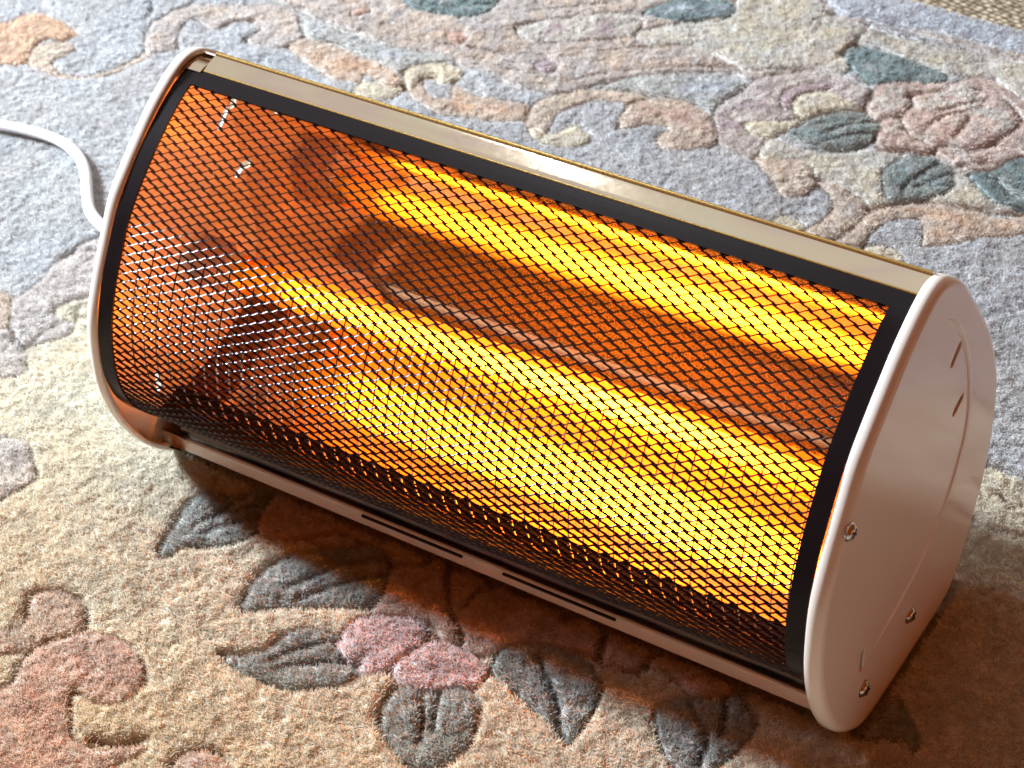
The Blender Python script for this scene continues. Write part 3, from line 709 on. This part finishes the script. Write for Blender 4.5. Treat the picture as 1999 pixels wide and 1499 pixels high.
# expanded metal mesh: every strand is a tilted ribbon of its own between two knots
def mesh_grille():
    Wc, Hc = .0118, .0053
    x0, x1 = GX0 + FW - .002, GX1 - FW + .002; s0, s1 = .0081, ARCLEN - .0065
    nx = int((x1 - x0) / Wc) + 1; ns = int((s1 - s0) / Hc) + 1
    V = []; F = []
    t = .00021
    def P(x, s, off):
        y, z = arc(s, off); return (x, y, z)
    def strand(xa, sa, xb, sb, tilt, w):
        # cross-section is a flat bar turned about its own length; clipped to the window
        if min(xa, xb) < x0 - Wc * .3 or max(xa, xb) > x1 + Wc * .3 or min(sa, sb) < s0 - Hc * .3 or max(sa, sb) > s1 + Hc * .3: return
        dx, ds = xb - xa, sb - sa; L = math.hypot(dx, ds); px, ps = -ds / L, dx / L
        if ps < 0: px, ps = -px, -ps
        base = len(V); n = 5
        for k in range(n):
            f = k / (n - 1)
            # slight S-bend so openings have rounded corners, and wider at the knots
            g = math.sin(math.pi * 2 * f) * .00030
            ww = w * (1 + .75 * abs(2 * f - 1) ** 3)
            cx, cs = xa + dx * f + px * g, sa + ds * f + ps * g
            ct, st = math.cos(tilt), math.sin(tilt)
            for (u, v) in ((-1, -.7), (-.33, -1), (.33, -1), (1, -.7), (1, .7), (.33, 1), (-.33, 1), (-1, .7)):
                a = u * ww; b = v * t
                lat = a * ct - b * st; hh = a * st + b * ct
                V.append(P(cx + px * lat, cs + ps * lat, hh))
        for k in range(n - 1):
            b0 = base + 8 * k
            for q in range(8):
                F.append((b0 + q, b0 + (q + 1) % 8, b0 + 8 + (q + 1) % 8, b0 + 8 + q))
        F.append(tuple(base + 7 - q for q in range(8))); e = base + 8 * (n - 1); F.append(tuple(e + q for q in range(8)))
    for j in range(-1, ns + 2):
        for i in range(-1, nx + 2):
            for h in (0, 1):
                cx = x0 + (i + .5 * h) * Wc; cs = s0 + (j + .5 * h) * Hc
                strand(cx, cs, cx + Wc / 2, cs + Hc / 2, TILT_A, .00058)       # runs down to the right
                strand(cx, cs, cx + Wc / 2, cs - Hc / 2, TILT_B, .00046)       # runs up to the right
    me = bpy.data.meshes.new('mesh_grille')
    me.from_pydata(V, [], F); me.update()
    bm = bmesh.new(); bm.from_mesh(me); bmesh.ops.recalc_face_normals(bm, faces=bm.faces); bm.to_mesh(me); bm.free()
    return me
TILT_A = math.radians(38); TILT_B = math.radians(38)
grille = link('mesh_grille', mesh_grille(), M_MS, H)
grille.data.polygons.foreach_set('use_smooth', [True] * len(grille.data.polygons)); grille.data.update(); grille.data.set_sharp_from_angle(angle=math.radians(35))
fr = from_bm('grille_frame', frame(), M_BK, grille)

# reflector trough
REF = resample(catmull(np.array([(64, 222), (80, 212), (93, 197), (99.5, 180), (100.5, 150), (100.5, 120), (100, 93), (97.8, 80), (89.5, 66.2), (72, 53.6), (45, 43.2), (20, 37.2), (9, 35.6)]) / 1000, 8, False), 60)
rf = from_bm('reflector', sheet(REF, -.0009, LEN - .0026, .0007, nx=3), M_MI, H, True)

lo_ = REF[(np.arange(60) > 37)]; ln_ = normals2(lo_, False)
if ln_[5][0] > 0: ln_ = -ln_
from_bm('dark_reflection_sheet', sheet(lo_ + ln_ * .0012, .0050, .0340, .0007), M_DR, H, True)  # added sheet; its brown stands in for a dark reflection at this end
tr_ = sheet(np.array([(8.6, 34.5), (0, 32.8), (-9.5, 31)]) / 1000, -.0019, LEN - .0026, .0007)
from_bm('inner_tray', tr_, M_BK, H)

# outer shell: from the top edge round the back to the front bottom edge
SH = (PL + NPL * .0042)
k0 = np.argmin(np.hypot(SH[:, 0] - .0795, SH[:, 1] - .2300)); k1 = np.argmin(np.hypot(SH[:, 0] + .010, SH[:, 1] - .010))
idx = []; k = k0
step = 1 if PL[(k0 + 5) % 150][0] > PL[k0][0] else -1
while k != k1: idx.append(k); k = (k + step) % 150
idx.append(k1)
shell = from_bm('housing', sheet(np.vstack([[(.0812, .2308)], SH[idx][2:], [(-.0118, .0165)]]), -.0009, LEN - .0027, .0010), M_PL, H, True)

# top trim: bright strip with a rolled gold edge along each side
X_T0, X_T1 = .0168, LEN - .0090
tt = from_bm('top_trim', sheet(np.array([(67.6, 229.3), (70, 230.0), (74, 230.8), (78, 231.6), (80.6, 232.0)]) / 1000, X_T0, X_T1, .0009), M_BR, H)
for (y, z, r) in ((.0673, .2293, .0007), (.0809, .2322, .0014)):
    from_bm('rolled_edge', tube([(X_T0 - .0002, y, z), (X_T1, y, z)], r, 10), M_GE, tt, True)
# collar of the left end panel that the trims butt against
col_prof = np.vstack([PL[np.argmin(np.hypot(PL[:, 0] - .090, PL[:, 1] - .224))]]) 
def collar(xa, xb, par):
    P = PL + NPL * .0042
    # only top and bottom front corners show: an arc of wall at each
    for (ya, za, yb, zb) in ((.0655, .2300, .100, .212), (-.002, .002, -.0135, .030)):
        a = np.argmin(np.hypot(P[:, 0] - ya, P[:, 1] - za)); b = np.argmin(np.hypot(P[:, 0] - yb, P[:, 1] - zb))
        lo, hi = sorted((a, b))
        sel = list(range(lo, hi + 1)) if hi - lo < 75 else list(range(hi, 150)) + list(range(0, lo + 1))
        from_bm('collar', sheet(P[sel], xa, xb, .0014, 2), M_BR, par, True)  # gold finish stands in for the shade on the white collar
collar(.0062, .0169, panelL)

# bottom trim: polished strip along the front foot, with three vent slots
bt = bmesh.new()
BT = resample(catmull(np.array([(-12.8, 31.0), (-14.0, 27.0), (-13.8, 23.0), (-12.3, 19.5), (-10.3, 17.6)]) / 1000, 6, False), 20)
sheet(BT, .0187, LEN - .0090, .0009, 2, bt)
btm = from_bm('bottom_trim', bt, M_BS, H, True)
for xa, xb in ((.150, .219), (.246, .318)):
    bm = bmesh.new(); box(bm, xa, xb, -.0142, -.0120, .0152, .0164); from_bm('vent_slot', bm, M_DK, btm)
from_bm('rolled_edge', tube([(.0187, -.0112, .0160), (LEN - .0090, -.0112, .0160)], .0017, 14), M_PL, btm, True)

# guard wires behind the mesh
GP = resample(ARC[96:-6], 34)
GN = normals2(GP, False); GN = GN if GN[10][0] > 0 else -GN
GP = GP + GN * .0095
def guard():
    N_W = 48
    proto = None
    for k in range(N_W):
        x = .022 + (LEN - .046) * k / (N_W - 1)
        if proto is None:
            bm = tube([(0, p[0], p[1]) for p in GP], .00046, 6, True)
            proto = from_bm('guard_wire', bm, M_CH, H, True); o = proto
        else:
            o = proto.copy(); COL.objects.link(o); o.parent = H
        o.location.x = x
guard()

# heating tube with end caps in ceramic holders
TY, TZ = .052, .102
HT = from_bm('heating_tube', tube([(x, TY, TZ) for x in np.linspace(.030, LEN - .030, 12)], .0112, 28, cap=False), M_SL, H, True)
from_bm('glowing_core', tube([(x, TY, TZ) for x in np.linspace(.034, LEN - .034, 12)], .0058, 16), M_GL, HT, True)
for xa, xb, s in ((.012, .031, 1), (LEN - .031, LEN - .0155, -1)):
    from_bm('end_cap', tube([(xa, TY, TZ), (xb, TY, TZ)], .0112, 24), M_ST, HT, True)
    bm = bmesh.new(); xe = -.0009 if s > 0 else LEN - .0028
    box(bm, min(xe, xa + (.006 if s > 0 else 0)), xa + .008 if s > 0 else xe, TY - .010, TY + .010, TZ - .013, TZ + .013) if s > 0 else box(bm, xe - .020, xe, TY - .010, TY + .010, TZ - .013, TZ + .013)
    bmesh.ops.bevel(bm, geom=bm.edges[:], offset=.0015, segments=2, affect='EDGES')
    from_bm('tube_holder', bm, M_CE, HT)

# power cord, out of the back of the left end and away over the rug
cp = [(-.004, .118, .045), (-.022, .122, .030), (-.06, .122, .010), (-.11, .124, .0052)]
gpts = to_plane([(200, 452), (186, 430), (174, 402), (170, 380), (170, 355), (164, 322), (145, 295), (112, 273), (60, 257), (0, 245), (-80, 240), (-200, 250)], .004)
cord = [(-.003, .085, .022), (-.05, .098, .012), (-.11, .115, .0055)] + [(p[0], p[1], .0046) for p in gpts[1:]]
CPATH = resample(catmull(np.array(cord), 8, False), 90)
for _ in range(6): CPATH[1:-1] = (CPATH[:-2] + 2 * CPATH[1:-1] + CPATH[2:]) / 4
from_bm('power_cord', tube(CPATH, .0042, 16, flat=.85), M_CO, H, True)

# added dark boxes that block the glow behind the right end panel's slots
for (y, z) in ((.0925, .1765), (.0985, .1375), (-.0045, .050)):
    bm = bmesh.new(); box(bm, LEN - .0150, LEN - .0034, y - (.0050 if y > 0 else .0030), y + (.0050 if y > 0 else .0040), z - .0095, z + .0095)
    from_bm('slot_blocker', bm, M_DK, panelR)
# the right end stands a little lower and deeper than the left
def sst(v, a, b):
    t = min(1, max(0, (v - a) / (b - a))); return t * t * (3 - 2 * t)
for o in list(S.objects):
    if o.type != 'MESH' or o.name.startswith(('power_cord', 'guard_wire', 'backing', 'floor')): continue
    me = o.data
    co_ = np.empty(len(me.vertices) * 3, np.float32); me.vertices.foreach_get('co', co_); co_ = co_.reshape(-1, 3)
    fx = np.clip(co_[:, 0] / LEN, 0, 1)
    tz = np.clip((co_[:, 2] - .12) / .11, 0, 1); tz = tz * tz * (3 - 2 * tz)
    ty = np.clip((co_[:, 1] - .10) / .05, 0, 1); ty = ty * ty * (3 - 2 * ty)
    co_[:, 2] -= .0034 * fx * tz; co_[:, 1] += .0035 * fx * ty
    me.vertices.foreach_set('co', co_.ravel()); me.update()
